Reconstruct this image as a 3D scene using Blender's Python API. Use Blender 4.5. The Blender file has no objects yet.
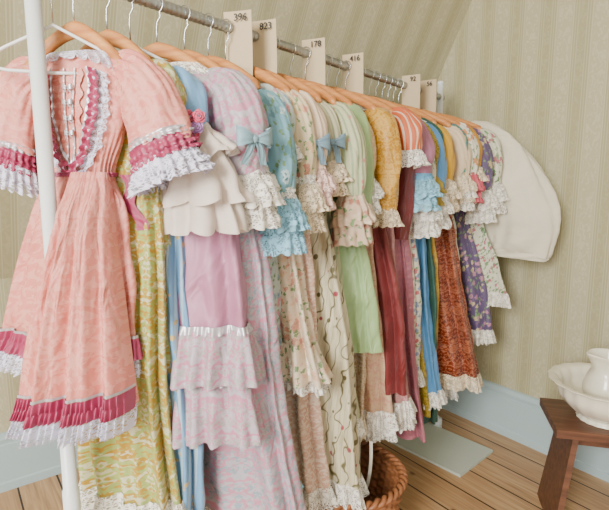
import bpy, math, random
from math import sin, cos, pi, radians, sqrt, atan2, acos
from mathutils import Vector, Matrix
R = random.Random(7)

# ------------------------------------------------------------------ mesh builder
class MB:
    def __init__(s): s.v=[]; s.f=[]; s.m=[]; s.uv=[]
    def grid(s, nu, nv, P, mat=0):
        b=len(s.v)
        for j in range(nv+1):
            for i in range(nu+1):
                p,uv=P(i/nu,j/nv); s.v.append(tuple(p)); s.uv.append(uv)
        for j in range(nv):
            for i in range(nu):
                a=b+j*(nu+1)+i
                s.f.append((a,a+nu+1,a+nu+2,a+1))
                s.m.append(mat((i+.5)/nu,(j+.5)/nv) if callable(mat) else mat)
    def poly(s, pts, mat=0, uvs=None):
        b=len(s.v)
        for k,p in enumerate(pts):
            s.v.append(tuple(p)); s.uv.append(uvs[k] if uvs else (p[0],p[1]))
        s.f.append(tuple(range(b,b+len(pts)))); s.m.append(mat)
    def tube(s, pts, r, mat=0, seg=8):
        pts=[Vector(p) for p in pts]; n=len(pts)
        rs=r if isinstance(r,(list,tuple)) else [r]*n
        prev=None; rings=[]
        for k in range(n):
            t=(pts[min(k+1,n-1)]-pts[max(k-1,0)]).normalized()
            if prev is None:
                a=Vector((0,1,0)) if abs(t.y)<.9 else Vector((1,0,0))
            else: a=prev
            e1=(a-t*a.dot(t)).normalized(); e2=t.cross(e1); prev=e1
            rings.append([pts[k]+(e1*cos(2*pi*q/seg)+e2*sin(2*pi*q/seg))*rs[k] for q in range(seg)])
        b=len(s.v)
        for k,ring in enumerate(rings):
            for q,p in enumerate(ring): s.v.append(tuple(p)); s.uv.append((q/seg*.1,k*.02))
        for k in range(n-1):
            for q in range(seg):
                q2=(q+1)%seg
                s.f.append((b+k*seg+q,b+k*seg+q2,b+(k+1)*seg+q2,b+(k+1)*seg+q)); s.m.append(mat)
        s.f.append(tuple(b+q for q in reversed(range(seg)))); s.m.append(mat)
        s.f.append(tuple(b+(n-1)*seg+q for q in range(seg))); s.m.append(mat)
    def box(s, lo, hi, mat=0, M=None):
        c=[(x,y,z) for z in (lo[2],hi[2]) for y in (lo[1],hi[1]) for x in (lo[0],hi[0])]
        if M: c=[tuple(M@Vector(p)) for p in c]
        s.hexa(c,mat)
    def hexa(s,c,mat=0):
        for f in ((0,2,3,1),(4,5,7,6),(0,1,5,4),(2,6,7,3),(0,4,6,2),(1,3,7,5)):
            pts=[c[k] for k in f]
            e=(Vector(pts[1])-Vector(pts[0])).length; g=(Vector(pts[2])-Vector(pts[1])).length
            s.poly(pts,mat,[(0,0),(e,0),(e,g),(0,g)])
    def obj(s, name, mats, smooth=True, loc=(0,0,0), rz=0, parent=None, weld=False):
        me=bpy.data.meshes.new(name); me.from_pydata(s.v,[],s.f)
        for m in mats: me.materials.append(m)
        me.polygons.foreach_set('material_index',s.m)
        me.polygons.foreach_set('use_smooth',[smooth]*len(s.f))
        u=me.uv_layers.new(name='UVMap')
        vi=[0]*len(me.loops); me.loops.foreach_get('vertex_index',vi)
        fl=[]
        for k in vi: fl+= [s.uv[k][0],s.uv[k][1]]
        u.data.foreach_set('uv',fl)
        me.update()
        o=bpy.data.objects.new(name,me); bpy.context.scene.collection.objects.link(o)
        o.location=loc; o.rotation_euler=(0,0,rz)
        if parent: o.parent=parent
        return o

# ------------------------------------------------------------------ materials
def newmat(name):
    m=bpy.data.materials.new(name); m.use_nodes=True
    nt=m.node_tree; b=nt.nodes['Principled BSDF']
    return m,nt,b
def c4(c): return (c[0],c[1],c[2],1)
def S(r,g,b):  # sRGB 0-255 to linear
    f=lambda x:(x/255/12.92 if x/255<=.04045 else ((x/255+.055)/1.055)**2.4)
    return (f(r),f(g),f(b))
def SF(r,g,b,sat=1.3,dk=.80):
    c=S(r,g,b); l=.3*c[0]+.59*c[1]+.11*c[2]
    return tuple(max(.004,min(.95,(l+(x-l)*sat)*dk)) for x in c)
def uvnode(nt, sx=1, sy=1, rot=0):
    t=nt.nodes.new('ShaderNodeTexCoord'); mp=nt.nodes.new('ShaderNodeMapping')
    nt.links.new(t.outputs['UV'],mp.inputs['Vector']); mp.inputs['Scale'].default_value=(sx,sy,1)
    mp.inputs['Rotation'].default_value=(0,0,rot)
    return mp.outputs['Vector']
def ramp(nt, inp, stops, interp='LINEAR'):
    r=nt.nodes.new('ShaderNodeValToRGB'); r.color_ramp.interpolation=interp
    e=r.color_ramp.elements
    while len(e)<len(stops): e.new(.5)
    for k,(p,c) in enumerate(stops):
        e[k].position=p; e[k].color=c4(c) if not isinstance(c,(int,float)) else (c,c,c,1)
    nt.links.new(inp,r.inputs['Fac']); return r.outputs['Color']
def mix(nt, fac, a, b):
    m=nt.nodes.new('ShaderNodeMix'); m.data_type='RGBA'
    if isinstance(fac,(int,float)): m.inputs[0].default_value=fac
    else: nt.links.new(fac,m.inputs[0])
    for k,x in ((6,a),(7,b)):
        if isinstance(x,tuple): m.inputs[k].default_value=c4(x)
        else: nt.links.new(x,m.inputs[k])
    return m.outputs[2]
def math_(nt, op, a, b=0.0):
    m=nt.nodes.new('ShaderNodeMath'); m.operation=op
    for k,x in ((0,a),(1,b)):
        if isinstance(x,(int,float)): m.inputs[k].default_value=x
        else: nt.links.new(x,m.inputs[k])
    return m.outputs[0]
def noise(nt, vec, sc, det=2, dist=0, rough=.5):
    n=nt.nodes.new('ShaderNodeTexNoise'); n.inputs['Scale'].default_value=sc
    n.inputs['Detail'].default_value=det; n.inputs['Distortion'].default_value=dist
    n.inputs['Roughness'].default_value=rough
    nt.links.new(vec,n.inputs['Vector']); return n.outputs['Fac']
def voro(nt, vec, sc, feat='F1'):
    v=nt.nodes.new('ShaderNodeTexVoronoi'); v.inputs['Scale'].default_value=sc; v.feature=feat
    nt.links.new(vec,v.inputs['Vector']); return v
def sepx(nt,vec):
    s=nt.nodes.new('ShaderNodeSeparateXYZ'); nt.links.new(vec,s.inputs[0]); return s.outputs
def bump(nt,b,h,st=.3,d=.01):
    n=nt.nodes.new('ShaderNodeBump'); n.inputs['Strength'].default_value=st; n.inputs['Distance'].default_value=d
    nt.links.new(h,n.inputs['Height']); nt.links.new(n.outputs[0],b.inputs['Normal'])

_fc={}
def fabric(kind, c1, c2=None, c3=None, sc=1.0, rough=.55):
    key=(kind,c1,c2,c3,sc)
    if key in _fc: return _fc[key]
    m,nt,b=newmat(kind+'_fabric')
    A=SF(*c1); B=SF(*(c2 or c1)); C=SF(*(c3 or c2 or c1))
    v=uvnode(nt); hgt=noise(nt,v,900,1)
    col=None
    if kind in('plain','satin'):
        n=noise(nt,v,9,3); col=mix(nt,ramp(nt,n,[(.3,0.0),(.75,1.0)]),A,tuple(min(1,x*1.15+.02) for x in A))
        if kind=='satin': rough=.25
    elif kind=='damask':
        o=sepx(nt,v)
        cw=.075/sc
        px=math_(nt,'PINGPONG',o[0],cw*.5)
        cb=nt.nodes.new('ShaderNodeCombineXYZ'); nt.links.new(px,cb.inputs[0])
        py=math_(nt,'MODULO',math_(nt,'ADD',o[1],50.0),cw*2.3)
        nt.links.new(py,cb.inputs[1]); cb.inputs[2].default_value=(c1[0]+c1[2])*.137
        n=noise(nt,cb.outputs[0],50*sc,1.5,2.2); f=ramp(nt,n,[(.49,0.0),(.515,1.0)])
        col=mix(nt,f,A,B)
        if c3:
            n2=noise(nt,cb.outputs[0],70*sc,1,1.2); col=mix(nt,ramp(nt,n2,[(.57,0.0),(.60,1.0)]),col,C)
    elif kind=='stripe':
        u=sepx(nt,v)[0]; s=math_(nt,'SINE',math_(nt,'MULTIPLY',u,2*pi*48*sc))
        f=ramp(nt,s,[(.45,0.0),(.6,1.0)]); col=mix(nt,f,A,B)
        if c3:
            vo=voro(nt,v,36*sc); nn=ramp(nt,vo.outputs['Distance'],[(.2,1.0),(.27,0.0)])
            col=mix(nt,nn,col,C)
    elif kind=='floral':
        nz=nt.nodes.new('ShaderNodeTexNoise'); nz.inputs['Scale'].default_value=110
        nt.links.new(v,nz.inputs['Vector'])
        va=nt.nodes.new('ShaderNodeVectorMath'); va.operation='MULTIPLY_ADD'
        nt.links.new(nz.outputs['Color'],va.inputs[0]); va.inputs[1].default_value=(.022,.022,0); nt.links.new(v,va.inputs[2])
        vo=voro(nt,va.outputs[0],38*sc); f=ramp(nt,vo.outputs['Distance'],[(.36,1.0),(.41,0.0)])
        cs=sepx(nt,vo.outputs['Color'])
        pc=mix(nt,ramp(nt,cs[0],[(.0,0.0),(.5,1.0)],'CONSTANT'),B,C)
        v2=voro(nt,va.outputs[0],57*sc); g=ramp(nt,v2.outputs['Distance'],[(.3,1.0),(.35,0.0)])
        col=mix(nt,g,A,SF(118,146,104)); col=mix(nt,f,col,pc)
        ce=ramp(nt,vo.outputs['Distance'],[(.1,1.0),(.15,0.0)]); col=mix(nt,ce,col,tuple(x*.55 for x in C))
    elif kind=='vine':
        w=nt.nodes.new('ShaderNodeTexWave'); w.inputs['Scale'].default_value=7*sc; w.inputs['Distortion'].default_value=8
        w.inputs['Detail'].default_value=1; w.inputs['Detail Scale'].default_value=2.2; nt.links.new(v,w.inputs['Vector'])
        f=ramp(nt,w.outputs['Fac'],[(.0,1.0),(.08,0.0)])
        u=sepx(nt,v)[0]; s=math_(nt,'SINE',math_(nt,'MULTIPLY',u,2*pi*50))
        base=mix(nt,ramp(nt,s,[(.8,0.0),(.95,.7)]),A,SF(186,182,148))
        col=mix(nt,f,base,B)
        vo=voro(nt,v,28*sc); cs=sepx(nt,vo.outputs['Color'])
        g=math_(nt,'MULTIPLY',ramp(nt,vo.outputs['Distance'],[(.22,1.0),(.27,0.0)]),math_(nt,'GREATER_THAN',cs[1],.4))
        col=mix(nt,g,col,mix(nt,math_(nt,'GREATER_THAN',cs[0],.6),B,C))
    n=noise(nt,v,6,3)
    col=mix(nt,math_(nt,'MULTIPLY',ramp(nt,n,[(.35,0.0),(.8,1.0)]),.2),col,tuple(x*.7 for x in A))
    nt.links.new(col,b.inputs['Base Color']); b.inputs['Roughness'].default_value=rough
    if kind=='damask': nt.links.new(ramp(nt,f,[(0,.22),(1,.5)]),b.inputs['Roughness'])
    b.inputs['Sheen Weight'].default_value=.12
    mp=uvnode(nt,1,.40); wr=noise(nt,mp,19,2,.7)
    hh=math_(nt,'ADD',math_(nt,'MULTIPLY',wr,1.0),math_(nt,'MULTIPLY',hgt,.04))
    bump(nt,b,hh,.7,.024)
    _fc[key]=m; return m
def lace(c=(244,240,228), sc=1.0, solid=.45):
    key=('lace',c,sc,solid)
    if key in _fc: return _fc[key]
    m,nt,b=newmat('lace_fabric'); v=uvnode(nt)
    vo=voro(nt,v,210*sc,'DISTANCE_TO_EDGE'); th=ramp(nt,vo.outputs['Distance'],[(.10,1.0),(.16,0.0)])
    vo2=voro(nt,v,70*sc); mo=ramp(nt,vo2.outputs['Distance'],[(solid-.05,1.0),(solid,0.0)])
    a=math_(nt,'MAXIMUM',th,mo); a=math_(nt,'MAXIMUM',a,.22)
    nt.links.new(a,b.inputs['Alpha']); b.inputs['Base Color'].default_value=c4(SF(*c,1.1,.88)); b.inputs['Roughness'].default_value=.8
    bump(nt,b,a,.6,.002)
    _fc[key]=m; return m
def chiffon(c=(240,228,216)):
    key=('chif',c)
    if key in _fc: return _fc[key]
    m,nt,b=newmat('chiffon_fabric'); b.inputs['Base Color'].default_value=c4(SF(*c)); b.inputs['Alpha'].default_value=.85
    b.inputs['Roughness'].default_value=.6; b.inputs['Sheen Weight'].default_value=.3
    v=uvnode(nt); bump(nt,b,noise(nt,v,30,3),.3,.01)
    _fc[key]=m; return m
def simple(name,c,rough=.5,metal=0,nsc=0,dark=.8,bmp=0):
    m,nt,b=newmat(name); b.inputs['Roughness'].default_value=rough; b.inputs['Metallic'].default_value=metal
    t=nt.nodes.new('ShaderNodeTexCoord'); n=noise(nt,t.outputs['Object'],nsc or 8,4)
    col=mix(nt,n,tuple(x*dark for x in S(*c)),S(*c)); nt.links.new(col,b.inputs['Base Color'])
    if bmp: bump(nt,b,n,bmp,.01)
    return m

def wallpaper():
    m,nt,b=newmat('striped_wallpaper'); v=uvnode(nt); o=sepx(nt,v); P=.15
    ph=math_(nt,'FRACT',math_(nt,'DIVIDE',o[0],P))
    dk=S(164,158,122); lt=S(178,172,139); pale=S(198,193,163)
    band=ramp(nt,ph,[(0.0,0.0),(.47,0.0),(.5,1.0),(.97,1.0)])
    base=mix(nt,band,dk,lt)
    for c in (.05,.12,.36,.43,.5,.99):
        d=math_(nt,'ABSOLUTE',math_(nt,'SUBTRACT',ph,c)); l=math_(nt,'LESS_THAN',d,.012)
        base=mix(nt,math_(nt,'MULTIPLY',l,.5),base,pale)
    mp=uvnode(nt,1,.55); n=noise(nt,mp,62,1.5,1.6); f=ramp(nt,n,[(.52,0.0),(.56,1.0)])
    inb=math_(nt,'LESS_THAN',math_(nt,'ABSOLUTE',math_(nt,'SUBTRACT',ph,.75)),.19)
    base=mix(nt,math_(nt,'MULTIPLY',math_(nt,'MULTIPLY',f,inb),.5),base,pale)
    ind=math_(nt,'LESS_THAN',math_(nt,'ABSOLUTE',math_(nt,'SUBTRACT',ph,.24)),.1)
    base=mix(nt,math_(nt,'MULTIPLY',math_(nt,'MULTIPLY',f,ind),.5),base,lt)
    nt.links.new(base,b.inputs['Base Color']); b.inputs['Roughness'].default_value=.5
    bump(nt,b,n,.08,.003); return m
def planks():
    m,nt,b=newmat('wood_floor'); v=uvnode(nt); o=sepx(nt,v); W=.15
    row=math_(nt,'FLOOR',math_(nt,'DIVIDE',o[1],W)); fr=math_(nt,'FRACT',math_(nt,'DIVIDE',o[1],W))
    wn=nt.nodes.new('ShaderNodeTexWhiteNoise'); wn.noise_dimensions='1D'; nt.links.new(row,wn.inputs['W'])
    mp=uvnode(nt,1.2,22); n=noise(nt,mp,3,5,.8)
    col=ramp(nt,n,[(.25,S(146,110,76)),(.5,S(184,146,104)),(.75,S(206,172,130))])
    col=mix(nt,math_(nt,'MULTIPLY',wn.outputs['Value'],.4),col,S(160,122,84))
    mp2=uvnode(nt,1,1.5); vo=voro(nt,mp2,3.3); k=ramp(nt,vo.outputs['Distance'],[(.03,1.0),(.07,0.0)])
    col=mix(nt,math_(nt,'MULTIPLY',k,.8),col,S(80,50,30))
    g=math_(nt,'GREATER_THAN',math_(nt,'ABSOLUTE',math_(nt,'SUBTRACT',fr,.5)),.475)
    col=mix(nt,g,col,S(45,30,20))
    nt.links.new(col,b.inputs['Base Color']); b.inputs['Roughness'].default_value=.38
    bump(nt,b,math_(nt,'SUBTRACT',math_(nt,'MULTIPLY',n,.2),g),.4,.004); return m
def woodgrain(name,c1,c2,rough=.45,sc=1):
    m,nt,b=newmat(name); t=nt.nodes.new('ShaderNodeTexCoord'); mp=nt.nodes.new('ShaderNodeMapping')
    nt.links.new(t.outputs['Object'],mp.inputs['Vector']); mp.inputs['Scale'].default_value=(3*sc,30*sc,30*sc)
    n=noise(nt,mp.outputs[0],1.5,5,.5); nt.links.new(ramp(nt,n,[(.3,S(*c1)),(.7,S(*c2))]),b.inputs['Base Color'])
    b.inputs['Roughness'].default_value=rough; return m

WP=wallpaper(); FL=planks()
TRIM=simple('pale_blue_paint',(172,192,194),.45,nsc=2,dark=.94)
WHITE=simple('white_painted_metal',(226,230,228),.35,nsc=3,dark=.95)
STEEL=simple('galvanised_steel',(186,190,190),.32,.85,nsc=60,dark=.6)
WIRE=simple('hook_steel',(200,200,198),.25,1.0)
HWOOD=woodgrain('hanger_wood',(172,104,50),(206,144,82))
HWHITE=simple('white_plastic',(235,235,232),.4)
PAPER=simple('card_paper',(200,180,144),.8,nsc=20,dark=.93)
INK=simple('black_ink',(20,20,22),.6)
CER=simple('cream_ceramic',(228,222,202),.15,nsc=4,dark=.95)
DWOOD=woodgrain('dark_stained_wood',(76,48,34),(116,76,54))
SILV=simple('silver_braid',(205,200,204),.35,.4,nsc=90,dark=.6)
CEIL=simple('ceiling_plaster',(235,232,220),.8,nsc=3,dark=.97)

# ------------------------------------------------------------------ room
def slab(name, pts, out, uvf, mat):
    mb=MB(); o=Vector(out)
    c=[Vector(p) for p in pts]; d=[p+o for p in c]
    mb.poly(c,0,[uvf(p) for p in c]); mb.poly(list(reversed(d)),0,[uvf(p) for p in reversed(d)])
    for k in range(4):
        a,b2=c[k],c[(k+1)%4]; q=[b2,a,a+o,b2+o]; mb.poly(q,0,[uvf(p) for p in q])
    return mb.obj(name,[mat],False)
YG=2.229; XL=-2.265; XT=-1.347; XR=2.6; YB=-2.6; ZC=2.6
slab('floor',[(XL,YB,0),(XR,YB,0),(XR,YG,0),(XL,YG,0)],(0,0,-.05),lambda p:(p.x,p.y),FL)
slab('wall_gable',[(XL,YG,0),(XR,YG,0),(XR,YG,ZC),(XL,YG,ZC)],(0,.06,0),lambda p:(p.x,p.z),WP)
slab('wall_left',[(XL,YB,0),(XL,YG,0),(XL,YG,.9),(XL,YB,.9)],(-.06,0,0),lambda p:(p.y,p.z),WP)
slab('wall_sloped',[(XL,YB,.9),(XL,YG,.9),(XT,YG,ZC),(XT,YB,ZC)],(-.053,0,.028),lambda p:(p.y,p.z*1.136),WP)
slab('ceiling',[(XT,YB,ZC),(XT,YG,ZC),(XR,YG,ZC),(XR,YB,ZC)],(0,0,.05),lambda p:(p.x,p.y),CEIL)
def baseb(name, a, b, nrm):
    prof=[(0,0),(.026,0),(.026,.035),(.02,.04),(.02,.2),(.014,.205),(.018,.225),(.012,.245),(0,.25)]
    mb=MB(); a=Vector(a); b=Vector(b); n=Vector(nrm)
    for (d0,z0),(d1,z1) in zip(prof,prof[1:]):
        mb.poly([a+n*d0+Vector((0,0,z0)),b+n*d0+Vector((0,0,z0)),b+n*d1+Vector((0,0,z1)),a+n*d1+Vector((0,0,z1))])
    mb.obj(name,[TRIM],False)
baseb('baseboard_gable',(XL,YG-.001,0),(XR,YG-.001,0),(0,-1,0))
baseb('baseboard_left',(XL+.001,YB,0),(XL+.001,YG,0),(1,0,0))

# ------------------------------------------------------------------ rack
N0=Vector((-1.108,.174,1.70)); UD=Vector((-.236,.972,0)).normalized(); PD=Vector((UD.y,-UD.x,0))
RA=atan2(PD.y,PD.x); L=1.868
def railp(d): return N0+UD*d
rack=bpy.data.objects.new('clothes_rack',None); bpy.context.scene.collection.objects.link(rack)
mb=MB()
n=420; pts=[];rr=[]
for k in range(n+1):
    d=-.03+(L+.06)*k/n; pts.append(railp(d)); rr.append(.0135+.0016*sin(k*pi*.66))
mb.tube(pts,rr,0,14); mb.obj('rail',[STEEL],parent=rack)
def pole(nm,d):
    p=railp(d); mb=MB(); mb.tube([(p.x,p.y,.05),(p.x,p.y,.6),(p.x,p.y,.602),(p.x,p.y,1.76)],[.018,.018,.0155,.0155],0,20)
    mb.tube([(p.x,p.y,1.76),(p.x,p.y,1.775)],[.019,.012],0,20)
    q=PD*.2; mb.tube([(p-q).xy.to_3d()+Vector((0,0,.045)),p.xy.to_3d()+Vector((0,0,.05)),(p+q*.3).xy.to_3d()+Vector((0,0,.045))],.019,0,12)
    for s in(-1,.3):
        c=p+q*s; mb.tube([(c.x,c.y,.0),(c.x,c.y,.05)],.022,0,12)
    mb.obj(nm,[WHITE],parent=rack)
pole('pole_near',0.0); pole('pole_far',L)

# ------------------------------------------------------------------ garment
def catm(K,q):
    n=len(K)-1; q=max(0,min(n-1e-6,q)); i=int(q); t=q-i
    a=K[max(i-1,0)];b=K[i];c=K[i+1];d=K[min(i+2,n)]
    return [.5*((2*b[k])+(-a[k]+c[k])*t+(2*a[k]-5*b[k]+4*c[k]-d[k])*t*t+(-a[k]+3*b[k]-3*c[k]+d[k])*t**3) for k in range(4)]
DZ=-.018
class Garment:
    def __init__(s,seed,wn=.075,ws=.15,ww=.115,wh=.19,tb=.034,th=.05,zw=-.40,zh=-1.25,nf=9,amp=.014,lean=0,ylean=0,ox=0,oy=0):
        s.r=random.Random(seed); s.mb=MB(); s.__dict__.update(dict(wn=wn,ws=ws,ww=ww,wh=wh,tb=tb,th=th,zw=zw,zh=zh,nf=nf,amp=amp,lean=lean,ylean=ylean,ox=ox,oy=oy))
        z1=zw-.07; dw=wh-ww; dt=th-tb
        s.K=[(-.135+DZ,wn,.020,0),(-.140+DZ,(wn+ws)/2,.026,.014),(-.150+DZ,ws,.032,.042),(-.22+DZ,ws*.98,.036,.02),
             ((-.22+DZ+zw)/2,(ws+ww)/2,tb,0),(zw,ww,tb*.95,0),(z1,ww+.38*dw,tb+.4*dt,0),((z1+zh)/2,ww+.78*dw,tb+.8*dt,0),(zh,wh,th,0)]
        s.ph=[s.r.uniform(0,6.28) for _ in range(8)]
        s.tab=[(catm(s.K,2+6*k/300)[0],2+6*k/300) for k in range(301)]
    def q(s,z):
        for zz,q in s.tab:
            if zz<=z: return q
        return 8
    def pt(s,q,phi,off=0,dz=0,rip=0):
        z,w,t,dr=catm(s.K,q); e=.85
        cx,sy=cos(phi),sin(phi)
        x=w*math.copysign(abs(cx)**e,cx); y=t*math.copysign(abs(sy)**e,sy)
        nx,ny=cx/w,sy/t; l=sqrt(nx*nx+ny*ny); nx/=l; ny/=l
        sk=max(0,min(1,(s.zw-z)/.45)); a=s.amp*sk**.6
        f=a*(.65*sin(s.nf*phi+s.ph[0]+.8*sin(3*z+s.ph[1]))+.45*sin((s.nf+4)*phi+s.ph[2]+1.2*z)+.3*sin(2*s.nf*phi+s.ph[3]+z))
        f+=.004*sin(7*z*6+4*phi+s.ph[6])*sin(3*phi+s.ph[7])
        b2=max(0,1-abs(z-s.zw)/.10)*.004*sin(30*phi+s.ph[4])
        o=f+b2+off+rip
        zz=z-dr*(abs(x)/w)**2+dz
        tt=max(0,(-.15-zz)/max(.01,(-.15-s.zh)))
        sway=.014*sin(2.0*zz*3+s.ph[5])*sk
        return Vector((x+nx*o+s.lean*tt*tt+sway+s.ox,y+ny*o+s.oy,zz))
    def body(s,mtop,mskirt,mpanel=None,pw=.45,q0=0):
        def P(u,v):
            q=q0+(8-q0)*v; phi=pi/2+2*pi*u; p=s.pt(q,phi)
            w=catm(s.K,q)[1]; return p,(u*(4*max(w,.11)),p.z)
        def M(u,v):
            if q0+(8-q0)*v<5: return mtop
            if mpanel is not None and abs(u-.5)<pw*.25: return mpanel
            return mskirt
        s.mb.grid(136,64,P,M)
    def band(s,z0,z1,mat,off=.004,flare=.012,n=40,rip=.006,sc=.006,nv=4):
        def P(u,v):
            z=z0+(z1-z0)*v; phi=pi/2+2*pi*u
            zc=max(z,s.zh); q=s.q(zc)
            r=rip*sin(n*phi+s.ph[3]+2*sin(5*phi))*(.25+.75*v)
            p=s.pt(q,phi,off+flare*v,dz=(z-zc)-sc*abs(sin(n*phi*.5))*v,rip=r)
            return p,(u*4*s.wh*1.3,z)
        s.mb.grid(max(160,n*6),nv,P,mat)
    def collar(s,mat,wd=.035,n=24,wide=1.15):
        def P(u,v):
            phi=pi/2+2*pi*u; q=.05+v*wide
            p=s.pt(q,phi,.004+.006*v+.005*sin(n*phi)*v); p.z+=.008-(.012+.006*abs(sin(n*phi/2)))*v; return p,(u*.4,v*wd)
        s.mb.grid(180,5,P,mat)
    def front(s,x,z,off=.006):
        q=s.q(z) if z<-.21 else 2+ (z-(-.15+DZ))/(-.07)*1.0
        q=max(1.0,q)
        w=catm(s.K,q)[1]; c=max(-.98,min(.98,x/w)); c=math.copysign(abs(c)**(1/.85),c)
        return s.pt(q,-acos(c),off)
    def strip(s,path,wd,mat,rip=.006,k=90,off=.006):
        def P(u,v):
            t=v*(len(path)-1); i=min(int(t),len(path)-2); f=t-i
            x=path[i][0]*(1-f)+path[i+1][0]*f; z=path[i][1]*(1-f)+path[i+1][1]*f
            x+=(u-.5)*wd*(1+.15*sin(k*z*2)); e=abs(u-.5)*2
            p=s.front(x,z,off+rip*e*(.6+.6*sin(k*z*4+(u>.5)*2)))
            return p,(u*wd,z)
        s.mb.grid(6,110,P,mat)
    def bow(s,c,sz,mat,ax=Vector((1,0,0)),nrm=Vector((0,-1,0)),tail=1.3):
        c=Vector(c); up=Vector((0,0,1))
        for sd in(-1,1):
            def P(u,v):
                a=2*pi*v; r=sz*(.5-.5*cos(a))
                h=(.12+.42*(.5-.5*cos(a)))*sz*(u-.5)*2
                p=c+ax*(sd*r)+nrm*(.3*sz*sin(a)+.004)+up*(h+.12*sz*(.5-.5*cos(a)))
                return p,(u*.05,v*.1)
            s.mb.grid(6,20,P,mat)
            def T(u,v):
                p=c+ax*(sd*(.15+.45*v)*sz+(u-.5)*sz*.42)+up*(-v*tail*sz-.1*sz*abs(u-.5))+nrm*(.006+.1*sz*sin(v*5))
                return p,(u*.05,v*.1)
            s.mb.grid(4,8,T,mat)
        def Kn(u,v):
            a=2*pi*u;b=pi*v; return c+ax*(cos(a)*sin(b)*.2*sz)+nrm*(.01+sin(a)*sin(b)*.16*sz)+up*(cos(b)*.22*sz),(u*.05,v*.05)
        s.mb.grid(10,8,Kn,mat)
    def rosette(s,c,sz,mat,nrm=Vector((0,-1,0))):
        c=Vector(c); ax=Vector((0,0,1)).cross(nrm).normalized(); up=Vector((0,0,1))
        def P(u,v):
            a=2*pi*u; r=sz*(.15+.85*v)*(1+.12*sin(5*a+v*6)); h=sz*(.45*(1-v)+.15*sin(v*16+a))
            return c+ax*(r*cos(a))+up*(r*sin(a))+nrm*(h+.004),(u*.05,v*.03)
        s.mb.grid(24,12,P,mat)
    def sleeve(s,sd,pts,mat,rip=0.0,n=10,sc=0.0,flat=.72,ph=0,puck=0,wob=.05):
        cl=[0]
        for a,b in zip(pts,pts[1:]): cl.append(cl[-1]+sqrt((a[0]-b[0])**2+(a[1]-b[1])**2))
        K=[(p[0],p[1]+DZ,p[2],c) for p,c in zip(pts,cl)]; m=len(K)-1
        def P(u,v):
            q=v*m; x,z,r,c=catm(K,q); x2,z2,_,_=catm(K,min(q+.05,m)); x1,z1,_,_=catm(K,max(q-.05,0))
            tx,tz=x2-x1,z2-z1; l=sqrt(tx*tx+tz*tz) or 1; tx/=l; tz/=l
            e1=Vector((-tz*1.0,0,tx)); phi=2*pi*u+pi/2
            rr=r*(1+wob*sin(5*phi+ph+9*v)+wob*.7*sin(3*phi-ph+17*v))+rip*v*sin(n*phi+ph+1.5*sin(3*phi))+puck*sin(16*phi)*(1-v)
            d=sc*abs(sin(n*phi/2))*(v>.98)
            p=Vector((x,0,z))+e1*(rr*cos(phi))+Vector((0,1,0))*(rr*flat*sin(phi))+Vector((tx,0,tz))*d
            return Vector((p.x*sd,p.y,p.z)),(u*.32,c)
        s.mb.grid(72 if n<14 else 150,18 if m>1 else 6,P,mat)

LW=lace(); LC=lace((238,222,192)); LB=lace((150,200,220),1,.5); LG=lace((226,224,240)); LP=lace((236,204,192))
def hanger(d,yaw,white=False,w=.17,shift=0):
    mb=MB()
    if white:
        pts=[( -w,0,-.185),(-w*.6,0,-.15),(0,0,-.105),(w*.6,0,-.15),(w,0,-.185),(w*.6,0,-.195),(0,0,-.197),(-w*.6,0,-.195),(-w,0,-.185)]
        mb.tube(pts,.0035,0,8)
    else:
        def P(u,v):
            x=(v-.5)*2*w; a=abs(x)/w; zc=-.112-.075*a**1.5+.008*cos(x/w*pi/2)
            h=.018-.004*a; y=.008*(1+.6*a); ph=2*pi*u
            if v in(0.0,1.0): h=y=.0005
            return Vector((x,y*cos(ph)-.018*a*a*.6,zc+h*sin(ph))),(x,u*.05)
        mb.grid(14,48,P,0)
    hk=[(0,0,-.10),(0,0,-.06),(.002,0,-.042),(.012,0,-.03)]
    for k in range(13):
        a=radians(-62+k*20); hk.append((.0195*cos(a)+.001,0,.0195*sin(a)-.001))
    mb.tube(hk,.0017,1,8)
    return mb.obj('wire_clothes_hanger' if white else 'wooden_clothes_hanger',[HWHITE if white else HWOOD,WIRE],loc=railp(d),rz=RA+radians(yaw))

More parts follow.
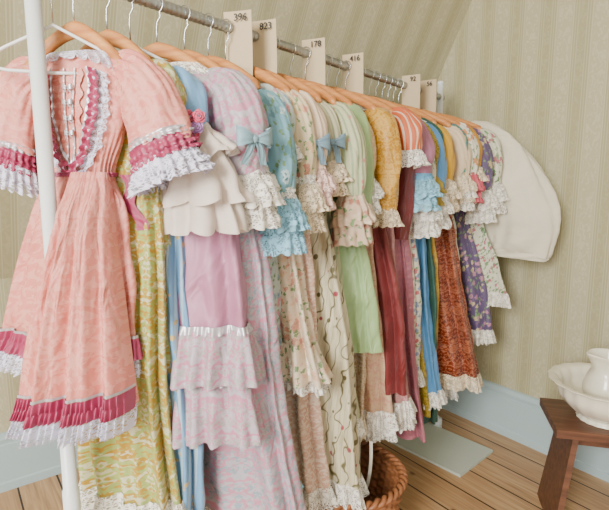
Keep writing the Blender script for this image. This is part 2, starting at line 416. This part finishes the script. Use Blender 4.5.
def dress(name,d,yaw,seed,top,skirt=None,panel=None,cuff=LW,hem=LW,zh=-1.25,wh=.19,ws=.15,sl='elbow',tiers=(),collar=LW,bowm=None,sash=None,
          th=.05,zw=-.41,ww=.125,amp=.018,nf=9,lean=None,shift=0,sleevem=None,white=False,trims=(),extra=None,hemh=.04,pw=.45,ss=None,sr=1.0,band=None,ox=None,drop=0):
    rr=random.Random(seed*5+1)
    if ss is None: ss=rr.uniform(1.2,1.62)
    if ox is None: ox=rr.uniform(-.012,.022)
    if lean is None: lean=rr.uniform(0,.045)
    nf=nf+rr.choice([-2,-1,0,1,2])
    g=Garment(seed,ws=ws,wh=wh,zh=zh,th=th,zw=zw,ww=ww,amp=amp,nf=nf,lean=lean)
    mats=[top,skirt or top,panel or top,cuff or LW,hem or LW,collar or LW,bowm or top,sash or top,sleevem or top,band or LC]
    k=len(mats); mats+=[t[2] for t in trims]+[t[2] for t in tiers]
    g.body(0,1,2 if panel else None,pw)
    if collar: g.collar(5)
    if hem:
        g.band(zh+hemh*.5,zh-hemh,4,.003,.012,44,.008,.006)
        if rr.random()<.5: g.band(zh+hemh*1.6,zh+hemh*.2,4,.005,.014,44,.008,.006)
    if sash: g.band(zw+.018,zw-.018,7,.004,0,10,.0005,0,2)
    for z0,z1,mt in trims:
        g.band(z0,z1,k,.005,.006,50,.004,.003,3); k+=1
    for z0,z1,mt in tiers:
        g.band(z0,z1,k,.007,.024,22,.013,.004,10); k+=1
    def tr(P): return [(ws+(x-ws)*(.55+.45*ss),-.165+(z+.165)*ss,r*sr*(1 if i==0 else (.8+.2*ss))) for i,(x,z,r) in enumerate(P)]
    for sd in(1,-1):
        if sl=='elbow':
            g.sleeve(sd,tr([(ws-.05,-.165,.020),(ws-.005,-.185,.040),(ws+.018,-.235,.05),(ws+.026,-.285,.045),(ws+.03,-.32,.036)]),8,ph=seed,puck=.003)
            if band: g.sleeve(sd,tr([(ws+.03,-.305,.042),(ws+.03,-.322,.041)]),9,.002,30,0,ph=seed)
            if cuff:
                g.sleeve(sd,tr([(ws+.028,-.315,.037),(ws+.034,-.345,.051),(ws+.038,-.37,.058)]),3,.011,13,.008,ph=seed)
                g.sleeve(sd,tr([(ws+.028,-.318,.034),(ws+.032,-.37,.047),(ws+.036,-.405,.054)]),3,.010,11,.008,ph=seed+1)
        elif sl=='short':
            s2=tr([(ws-.05,-.165,.020),(ws-.005,-.18,.042),(ws+.016,-.215,.056),(ws+.022,-.26,.046)])
            g.sleeve(sd,s2,8,ph=seed,puck=.004)
            if cuff: g.sleeve(sd,tr([(ws+.022,-.255,.044),(ws+.03,-.30,.062)]),3,.011,13,.006,ph=seed)
        elif sl=='long':
            g.sleeve(sd,tr([(ws-.05,-.165,.020),(ws-.005,-.185,.040),(ws+.018,-.25,.042),(ws+.022,-.33,.038),(ws+.016,-.40,.034)]),8,ph=seed)
            if cuff: g.sleeve(sd,tr([(ws+.016,-.395,.034),(ws+.02,-.44,.048)]),3,.009,12,.006,ph=seed)
        elif sl=='chiffon':
            g.sleeve(sd,tr([(ws-.05,-.165,.020),(ws-.005,-.185,.042),(ws+.012,-.22,.046),(ws+.018,-.25,.036)]),8,ph=seed)
            g.sleeve(sd,tr([(ws+.016,-.245,.036),(ws+.03,-.275,.055),(ws+.04,-.30,.078)]),3,.015,9,.01,ph=seed,flat=.6)
            g.sleeve(sd,tr([(ws+.016,-.25,.036),(ws+.03,-.30,.062),(ws+.035,-.36,.096)]),3,.024,8,.012,ph=seed+2,flat=.6)
            g.sleeve(sd,tr([(ws+.016,-.25,.034),(ws+.03,-.32,.058),(ws+.035,-.405,.088)]),3,.022,9,.012,ph=seed+4,flat=.6)
        if bowm and sd>0:
            b=tr([(ws+.02,-.265,.050)])[0]; nr=Vector((.80,-.60,0)).normalized()
            g.bow(Vector((b[0],0,b[1]+DZ))+nr*(b[2]*1.0),.042,6,ax=Vector((.60,.80,0)).normalized(),nrm=nr)
    if extra: extra(g,mats,tr)
    c,s_=cos(RA+radians(yaw)),sin(RA+radians(yaw))
    o=g.mb.obj(name,mats,loc=railp(d)+PD*shift+Vector((0,0,-drop))+Vector((c,s_,0))*ox,rz=RA+radians(yaw))
    hanger(d,yaw,white,w=ws+.005)
    return o

F=fabric
# --- pink front dress
PK=F('damask',(226,152,142),(234,172,160),sc=.6); MV=F('satin',(150,58,86))
PY=27
g=Garment(3,ws=.115,wh=.165,zh=-.80,th=.040,zw=-.40,ww=.072,amp=.012,nf=7,lean=-.10,ox=.004,oy=.010)
mats=[PK,PK,LG,MV,SILV]
g.body(0,1)
def wc(u,v):
    phi=pi/2+2*pi*u; p=g.pt(.3+v*1.55,phi,.007+.006*v+.006*sin(26*phi)*v); p.z+=.004-.01*abs(sin(13*phi))*v; return p,(u*.5,v*.05)
g.mb.grid(200,6,wc,2)
g.strip([(0,-.19),(0,-.39)],.05,1,.001,off=.004)
for sd in(-1,1):
    path=[(sd*.054,-.185),(sd*.056,-.22),(sd*.052,-.28),(sd*.034,-.345),(sd*.006,-.395)]
    g.strip([(a+sd*.014,b) for a,b in path],.028,2,.008,off=.004)
    g.strip(path,.018,3,.007,off=.010)
    g.strip([(a-sd*.013,b) for a,b in path],.006,4,.001,off=.008)
g.strip([(-.012,-.19),(-.006,-.39)],.003,4,.001,off=.008); g.strip([(.012,-.19),(.006,-.39)],.003,4,.001,off=.008)
for z in(-.225,-.255,-.285,-.315): g.bow(g.front(0,z,.008),.011,4,tail=.8)
g.band(-.394,-.404,3,.005,0,10,.0005,0,2)
def rb(u,v): return Vector((.085+.03*v+(u-.5)*.03+.01*sin(9*v),.02,-.40-.12*v)),(u*.03,v*.15)
g.mb.grid(4,14,rb,3)
for sd in(1,-1):
    g.sleeve(sd,[(.075,-.165,.02),(.115,-.178,.045),(.15,-.215,.060),(.175,-.27,.066),(.188,-.325,.068)],0,ph=1,puck=.005,flat=.6)
    for (a,b,rp,mm) in ((-.02,-.008,.003,4),(-.006,.014,.005,3),(.012,.030,.006,3),(.028,.075,.011,2),(.024,.058,.011,2)):
        g.sleeve(sd,[(.186+.2*a,-.322-a,.068+.1*a+.001),(.188+.25*b,-.322-b,.070+.25*max(0,b))],mm,rp,26,.005,flat=.62)
def hemtrim(g):
    g.band(g.zh+.05,g.zh+.043,4,.006,.0,60,.001,0,2)
    g.band(g.zh+.042,g.zh+.018,3,.006,.003,60,.004,0,3)
    g.band(g.zh+.020,g.zh-.006,3,.009,.008,60,.005,.002,3)
    g.band(g.zh+.0,g.zh-.045,2,.006,.014,50,.008,.006,4)
hemtrim(g)
# front panel of the skirt: opens right of the pole, swings in front of it lower down
def lerpt(T,t):
    for (a,x),(b,y) in zip(T,T[1:]):
        if t<=b:
            f=(t-a)/(b-a); f=f*f*(3-2*f) if len(T)<4 else f; return x+(y-x)*f
    a,x=T[-2]; b,y=T[-1]; return y+(y-x)/(b-a)*(t-b)
ZF0,ZF1=-.395,-.900
def flap(u,z,off=0,rip=0):
    t=(ZF0-z)/(ZF0-ZF1)
    xl=lerpt([(0,-.008),(.1,-.004),(.2,-.004),(.3,-.018),(.4,-.036),(.55,-.062),(.75,-.090),(1,-.116)],t)
    yl=lerpt([(0,-.036),(.08,-.062),(.16,-.092),(.25,-.104),(.5,-.112),(1,-.122)],t)
    xr=lerpt([(0,.076),(.15,.086),(.5,.100),(1,.120)],t); yr=lerpt([(0,-.015),(.3,-.035),(1,-.05)],t)
    x=xl+(xr-xl)*u; y=yl+(yr-yl)*u**2.2
    tc=min(1,t)
    w=min(1,u*5)
    y-=tc**.7*w*(.014+.013*sin(2*pi*u*3.2+.6+1.2*t)+.006*sin(2*pi*u*7+2))+off+rip
    if u<.07: k=(.07-u)/.07; y+=.012*k*k*(1 if t<.12 else .4); x+=.006*k*k
    if u>.86: k=(u-.86)/.14; y+=.06*k*k*tc**.5; x-=.008*k*k
    return Vector((x,y,z))
g.mb.grid(110,60,lambda u,v:(flap(u,ZF0+(ZF1-ZF0)*v,.002),(u*.34+.1,ZF0+(ZF1-ZF0)*v)),0)
def fband(z0,z1,mat,off,flare,n,rip,sc):
    g.mb.grid(360,4,lambda u,v:(flap(u,z0+(z1-z0)*v-sc*abs(sin(n*pi*u))*v,off+flare*v,rip*sin(2*pi*n*u+2*sin(9*u))*(.3+.7*v)),(u*.4,z0+(z1-z0)*v)),mat)
fband(ZF1+.045,ZF1+.039,4,.005,0,30,.0005,0)
fband(ZF1+.038,ZF1+.015,3,.006,.003,30,.004,0)
fband(ZF1+.017,ZF1-.005,3,.009,.007,32,.005,.002)
fband(ZF1+.0,ZF1-.040,2,.006,.012,26,.008,.006)
g.mb.obj('pink_brocade_dress',mats,loc=railp(.078),rz=RA+radians(PY)); hanger(.078,PY,w=.12)
hanger(.035,50,True,w=.15)

LIL=F('satin',(180,130,152)); LILB=F('damask',(196,186,194),(200,142,162),(178,176,172),1.0)
def flower_extra(g,mats,tr):
    b=len(mats); mats+=[F('satin',(210,110,130)),F('plain',(110,140,90)),F('satin',(184,144,190))]
    for k,(x,z,mm) in enumerate([(.165,-.235,b),(.18,-.25,b+2),(.172,-.262,b),(.155,-.26,b+1),(.185,-.235,b),(.16,-.25,b)]):
        q=tr([(x+.015,z,.01)])[0]
        g.rosette((q[0]+.01,-.045,q[1]+DZ),.014,mm,Vector((.65,-.75,0)).normalized())
def ribbon_extra(g,mats,tr):
    b=len(mats); mats.append(F('plain',(236,230,216)))
    for sx in(0,1):
        def P(u,v):
            a=pi*v; x=.21+.03*sx+(.02+.03*sx)*cos(a)+(u-.5)*.012; z=-1.20-.22*sin(a)-.02*sx
            return Vector((x,-.05-.02*sx+.01*sin(6*v),z)),(u*.02,v*.3)
        g.mb.grid(3,24,P,b)
CREAM=(228,214,184)
GREYB=F('satin',(146,174,184))
specs=[
 dict(name='green_gold_brocade_dress',d=.15,yaw=20,top=F('damask',(176,190,128),(186,150,84),(220,216,184)),sl='short',zh=-1.23,wh=.14,cuff=LC,ws=.125,ss=1.0,shift=-.01,ox=0,lean=0),
 dict(name='sky_blue_striped_dress',d=.205,yaw=16,top=F('satin',(130,170,204)),skirt=F('stripe',(130,168,202),(190,210,222),(214,190,140)),sl='chiffon',cuff=chiffon(),zh=-1.27,wh=.15,ws=.145,extra=flower_extra,ss=1.4,ox=0,shift=-.01,lean=0),
 dict(name='lilac_ruffled_dress',d=.275,yaw=22,top=LILB,skirt=LIL,sl='elbow',ws=.155,wh=.205,zh=-1.01,th=.07,ww=.12,amp=.014,hem=LILB,hemh=.01,tiers=((-.76,-.885,LILB),(-.885,-1.03,LILB)),trims=((-.748,-.766,SILV),(-.875,-.889,SILV)),bowm=GREYB,ss=1.4,sr=1.15,shift=.045,ox=0,lean=.01),
 dict(name='grey_pink_brocade_gown',d=.355,yaw=14,top=F('damask',(194,190,196),(204,148,164),(160,174,182),1.0),sl='elbow',zh=-1.30,wh=.27,ws=.15,bowm=GREYB,th=.06,ss=1.25,lean=.04),
 dict(name='teal_lace_dress',d=.43,yaw=7,top=F('floral',(136,176,188),(196,214,214),(110,150,160)),sl='elbow',cuff=LB,zh=-1.22,wh=.19,ws=.17,hem=LB,ss=1.6,band=LW),
 dict(name='pale_blue_floral_dress',d=.49,yaw=4,top=F('floral',(202,212,206),(206,156,160),(140,168,188)),sl='short',zh=-1.36,wh=.19,ws=.15,ss=1.3),
 dict(name='cream_lace_dress',d=.55,yaw=4,top=F('floral',CREAM,(208,150,134),(222,190,156)),skirt=F('floral',(230,214,192),(210,158,142),(228,196,170),sc=1.1),sl='elbow',cuff=LC,zh=-.94,wh=.225,ws=.175,tiers=((-.85,-.95,F('floral',(230,214,192),(216,182,160),(228,196,170))),),ss=1.5,band=LW,lean=.04),
 dict(name='blush_satin_dress',d=.615,yaw=0,top=F('plain',(226,206,184)),skirt=F('damask',(218,184,166),(230,212,194)),sl='elbow',cuff=LP,zh=-1.33,wh=.21,ws=.165,ss=1.25,bowm=F('satin',(122,146,160))),
 dict(name='vine_embroidered_gown',d=.685,yaw=5,top=F('stripe',(214,208,180),(168,178,154)),skirt=F('vine',(216,208,182),(92,86,54),(150,70,80)),sl='elbow',zh=-1.32,wh=.285,ws=.17,bowm=F('satin',(122,146,160)),th=.065,cuff=LC,ss=1.05,lean=.05,amp=.022),
 dict(name='sage_striped_dress',d=.76,yaw=0,top=F('stripe',(198,200,168),(160,174,144),(196,140,130)),sl='elbow',zh=-1.16,wh=.19,ws=.18,cuff=F('floral',(210,188,166),(180,126,110),(222,206,184)),ss=1.65),
 dict(name='green_satin_dress',d=.83,yaw=5,top=F('satin',(164,188,142)),sl='long',zh=-.95,wh=.265,ws=.18,cuff=None,th=.06,hem=None,collar=LC,ss=1.8,sr=1.15,amp=.026,lean=.03),
 dict(name='ivory_lace_dress',d=.885,yaw=0,top=F('damask',(212,188,158),(226,212,188)),sl='elbow',zh=-1.21,wh=.22,ws=.16,hem=LC,ss=1.3,extra=ribbon_extra),
 dict(name='mustard_brocade_dress',d=.95,yaw=2,top=F('damask',(184,138,66),(206,170,108)),skirt=F('damask',(214,188,160),(198,154,136)),sl='long',zh=-1.24,wh=.215,ws=.20,cuff=LC,ss=1.3,sr=1.15),
 dict(name='crimson_velvet_dress',d=1.005,yaw=-2,top=F('plain',(108,14,28)),sl='short',zh=-1.12,wh=.285,ws=.155,cuff=None,hem=None,th=.055),
 dict(name='coral_striped_dress',d=1.06,yaw=1,top=F('stripe',(200,112,84),(232,214,192)),skirt=F('damask',(206,162,158),(186,132,134)),sl='short',zh=-1.24,wh=.24,ws=.205,cuff=LW,ss=1.3,band=F('plain',(170,60,60))),
 dict(name='burgundy_dress',d=1.11,yaw=-1,top=F('satin',(98,18,30)),sl='long',zh=-1.3,wh=.20,ws=.195,cuff=None,hem=None,ss=1.8),
 dict(name='mauve_velvet_dress',d=1.16,yaw=2,top=F('satin',(156,108,126)),skirt=F('damask',(180,122,130),(154,100,112)),sl='elbow',cuff=LB,zh=-1.36,wh=.27,ws=.22,ss=1.3,sr=1.2,band=F('plain',(110,160,190)),hem=None),
 dict(name='ivory_floral_dress',d=1.22,yaw=0,top=F('floral',(226,220,204),(180,104,106),(136,150,178)),sl='elbow',zh=-1.14,wh=.23,ws=.18,ss=1.7),
 dict(name='olive_dress',d=1.27,yaw=1,top=F('damask',(138,122,56),(164,144,78)),sl='elbow',zh=-1.32,wh=.25,ws=.20,cuff=F('plain',(160,142,80)),ss=1.25,hem=None),
 dict(name='cornflower_blue_dress',d=1.32,yaw=0,top=F('satin',(96,142,184)),sl='elbow',zh=-1.24,wh=.25,ws=.19,cuff=LW,ss=1.6),
 dict(name='dark_green_dress',d=1.365,yaw=0,top=F('plain',(40,78,64)),sl='short',zh=-1.40,wh=.26,ws=.16,cuff=None,hem=None),
 dict(name='golden_yellow_dress',d=1.41,yaw=-1,top=F('plain',(200,160,76)),skirt=F('damask',(206,178,108),(188,148,70)),sl='elbow',zh=-1.28,wh=.23,ws=.20,cuff=LC,ss=1.35),
 dict(name='rust_paisley_dress',d=1.455,yaw=14,top=F('plain',(218,200,174)),skirt=F('damask',(118,56,40),(164,106,82),(90,42,32),1.1),sl='elbow',zh=-1.22,wh=.34,ws=.22,cuff=LC,hem=LC,ss=1.2,th=.06,lean=.02),
 dict(name='teal_floral_dress',d=1.52,yaw=1,top=F('floral',(86,128,122),(196,184,144),(180,90,90)),sl='elbow',zh=-1.30,wh=.21,ws=.21,cuff=LW),
 dict(name='white_rose_dress',d=1.57,yaw=1,top=F('floral',(228,224,208),(172,90,100),(206,150,110)),sl='elbow',zh=-1.0,wh=.29,ws=.235,cuff=F('plain',(186,92,102)),ss=1.3),
 dict(name='ochre_dress',d=1.615,yaw=0,top=F('plain',(186,140,60)),sl='short',zh=-1.3,wh=.2,ws=.21,cuff=LC),
 dict(name='plum_floral_dress',d=1.665,yaw=1,top=F('floral',(90,76,106),(182,136,154),(200,186,152)),sl='elbow',zh=-1.06,wh=.30,ws=.24,cuff=LW,ss=1.6),
 dict(name='green_leaf_print_dress',d=1.72,yaw=2,top=F('floral',(220,220,200),(100,136,94),(176,108,118),sc=1.1),sl='elbow',zh=-.90,wh=.34,ws=.265,cuff=LW,ss=1.45),
]
for k,sp in enumerate(specs):
    rk=random.Random(k*31+4)
    dress(seed=11+k*3,white=(k in(1,5,13,19)),drop=(rk.uniform(0,.022) if k>2 else 0),**sp)

# --- white blouse at far end
g=Garment(99,ws=.22,wh=.30,zh=-.72,th=.05,zw=-.55,ww=.22,amp=.014,nf=6,wn=.08)
CT=F('plain',(222,216,198)); g.body(0,0); g.collar(0)
g.sleeve(1,[(.13,-.16,.03),(.22,-.185,.07),(.32,-.29,.11),(.385,-.43,.14),(.415,-.57,.155),(.415,-.66,.15),(.41,-.70,.135)],0,.010,9,flat=.34,ph=2,wob=.07)
g.sleeve(1,[(.41,-.69,.137),(.408,-.725,.134)],0,.004,9,flat=.34,ph=2)
g.sleeve(-1,[(.16,-.17,.03),(.22,-.20,.05),(.23,-.34,.05),(.23,-.50,.045),(.23,-.65,.04)],0,.006,7,flat=.6,ph=2)
g.mb.obj('white_cotton_blouse',[CT],loc=railp(1.80),rz=RA+radians(1)); hanger(1.80,1,w=.2)

# ------------------------------------------------------------------ paper tags
def tag(d,yaw,txt,w=.08,h=.195,up=.04,sh=.0):
    mb=MB()
    def P(u,v):
        x=(u-.5)*w+sh; z=up-h*v; return Vector((x,.006*sin(v*2.5)+.002*sin(u*3),z)),(x,z)
    mb.grid(8,12,P,0)
    def P2(u,v):
        p,uv=P(u,v); return p+Vector((0,.0012,0)),uv
    mb.grid(8,12,P2,0)
    o=mb.obj('paper_number_tag',[PAPER],loc=railp(d),rz=RA+radians(yaw))
    cu=bpy.data.curves.new('number','FONT'); cu.body=txt; cu.size=.026; cu.align_x='CENTER'; cu.extrude=.0003
    cu.offset=.0003
    t=bpy.data.objects.new('number',cu); bpy.context.scene.collection.objects.link(t); cu.materials.append(INK)
    t.parent=o; t.location=(sh+.010,-.004,.014); t.rotation_euler=(radians(90),0,0)
for d,y,t,sh in((.50,24,'396',.028),(.60,18,'823',.028),(.83,15,'178',.028),(1.06,12,'416',.026),(1.50,8,'92',.03),(1.64,5,'56',.04)):
    tag(d,y,t,sh=sh)

# ------------------------------------------------------------------ basket
mb=MB(); H=.30
def Bk(u,v):
    phi=2*pi*u; r=.165+.045*v; rows=20
    wv=.008*sin(24*phi+pi*int(v*rows*.999))*abs(sin(pi*v*rows))
    r+=wv+.003; return Vector((r*1.15*cos(phi),r*.95*sin(phi),.004+H*v)),(u*1.2,v*H)
mb.grid(260,80,Bk,0)
mb.poly([(.18*cos(2*pi*k/32),.15*sin(2*pi*k/32),.006) for k in range(32)],0)
for a0 in(0,pi):
    pts=[]
    for k in range(161):
        ph=2*pi*k/160; tw=ph*24+a0; r=.213+.008*cos(tw); pts.append((r*1.15*cos(ph),r*.95*sin(ph),H+.01+.008*sin(tw)))
    mb.tube(pts,.008,0,8)
WK=simple('wicker',(158,100,60),.5,nsc=50,dark=.5)
mb.obj('wicker_basket',[WK],loc=(-1.165,.985,0),rz=.75)

mb=MB(); mb.box((-.2,-.15,0.0),(.2,.15,.012))
mb.obj('white_board',[simple('pale_board',(190,198,184),.6,nsc=5,dark=.94)],False,loc=(-1.36,1.85,.001),rz=RA-.15)

# ------------------------------------------------------------------ bench
A=atan2(.63,.78); bench=bpy.data.objects.new('wooden_bench',None); bpy.context.scene.collection.objects.link(bench)
bench.location=(-.82,1.773,0); bench.rotation_euler=(0,0,A)
mb=MB(); mb.box((0,-.135,.39),(.46,.135,.42)); t=mb.obj('seat',[DWOOD],False,parent=bench)
bv=t.modifiers.new('b','BEVEL'); bv.width=.004; bv.segments=2
for nm,x,s in(('leg_1',.075,-1),('leg_2',.385,1)):
    mb=MB(); t=.02; sp=.05*s
    c=[]
    for z,ww,xo in((0,.125,sp),(.39,.10,0)):
        c+= [(x-t/2+xo,-ww,z),(x+t/2+xo,-ww,z),(x-t/2+xo,ww,z),(x+t/2+xo,ww,z)]
    mb.hexa(c); mb.obj(nm,[DWOOD],False,parent=bench)
mb=MB(); mb.box((.085,-.012,.31),(.375,.012,.388)); mb.obj('stretcher',[DWOOD],False,parent=bench)

def lathe(prof,seg=72,rib=0,nr=0,spout=None):
    mb=MB(); m=len(prof)-1
    K=[(p[0],p[1],0,0) for p in prof]
    def P(u,v):
        r,z,_,_=catm(K,v*m); r=max(r,.0005); ph=2*pi*u; r2=r*(1+rib*cos(nr*ph))
        x,y=r2*cos(ph),r2*sin(ph)
        if spout: x,y,z=spout(x,y,z,ph)
        return Vector((x,y,z)),(u*.3,v*.3)
    mb.grid(seg,m*6,P,0); return mb
bx,by=-.672,1.885
mb=lathe([(0,.0),(.08,.0),(.086,.004),(.082,.018),(.115,.04),(.150,.08),(.160,.12),(.168,.134),(.188,.140),(.189,.145),(.165,.141),(.150,.12),(.140,.08),(.10,.045),(.06,.03),(0,.026)],96,.014,18)
mb.obj('ceramic_wash_basin',[CER],loc=(bx,by,.421))
def sp(x,y,z,ph):
    t=max(0,(z-.15)/.06); k=max(0,cos(ph))**6
    return x+.03*t*k,y,z+.012*t*k
mb=lathe([(0,0),(.045,0),(.05,.005),(.046,.014),(.066,.05),(.076,.09),(.066,.13),(.052,.165),(.056,.195),(.066,.215),(.062,.217),(.049,.18),(.048,.165),(.060,.13),(.068,.09),(.058,.05),(.03,.015),(0,.012)],64,.0,1,sp)
pts=[(-.052,0,.195),(-.08,0,.21),(-.108,0,.195),(-.118,0,.155),(-.105,0,.115),(-.072,0,.085)]
mb.tube(pts,[.007,.008,.008,.008,.007,.007],0,10)
mb.obj('ceramic_pitcher',[CER],loc=(bx+.0,by+.0,.421+.029),rz=radians(-110))

# ------------------------------------------------------------------ light
w=bpy.data.worlds.new('World'); bpy.context.scene.world=w; w.use_nodes=True
w.node_tree.nodes['Background'].inputs[0].default_value=(.98,.99,1,1); w.node_tree.nodes['Background'].inputs[1].default_value=1.35
def area(nm,loc,tgt,sx,sy,e,col):
    l=bpy.data.lights.new(nm,'AREA'); l.shape='RECTANGLE'; l.size=sx; l.size_y=sy; l.energy=e; l.color=col
    o=bpy.data.objects.new(nm,l); bpy.context.scene.collection.objects.link(o); o.location=loc
    o.rotation_euler=(Vector(tgt)-Vector(loc)).to_track_quat('-Z','Y').to_euler()
area('window_light',(.5,-2.2,2.0),(-1.2,1.1,.9),1.0,1.2,215,(1,.98,.94))

cam=bpy.data.cameras.new('Camera'); co=bpy.data.objects.new('Camera',cam); bpy.context.scene.collection.objects.link(co)
cam.sensor_width=36; cam.lens=28.37; cam.clip_start=.02
co.location=(0,0,1.28); co.rotation_euler=(radians(90-8.4),0,radians(53.13)); bpy.context.scene.camera=co
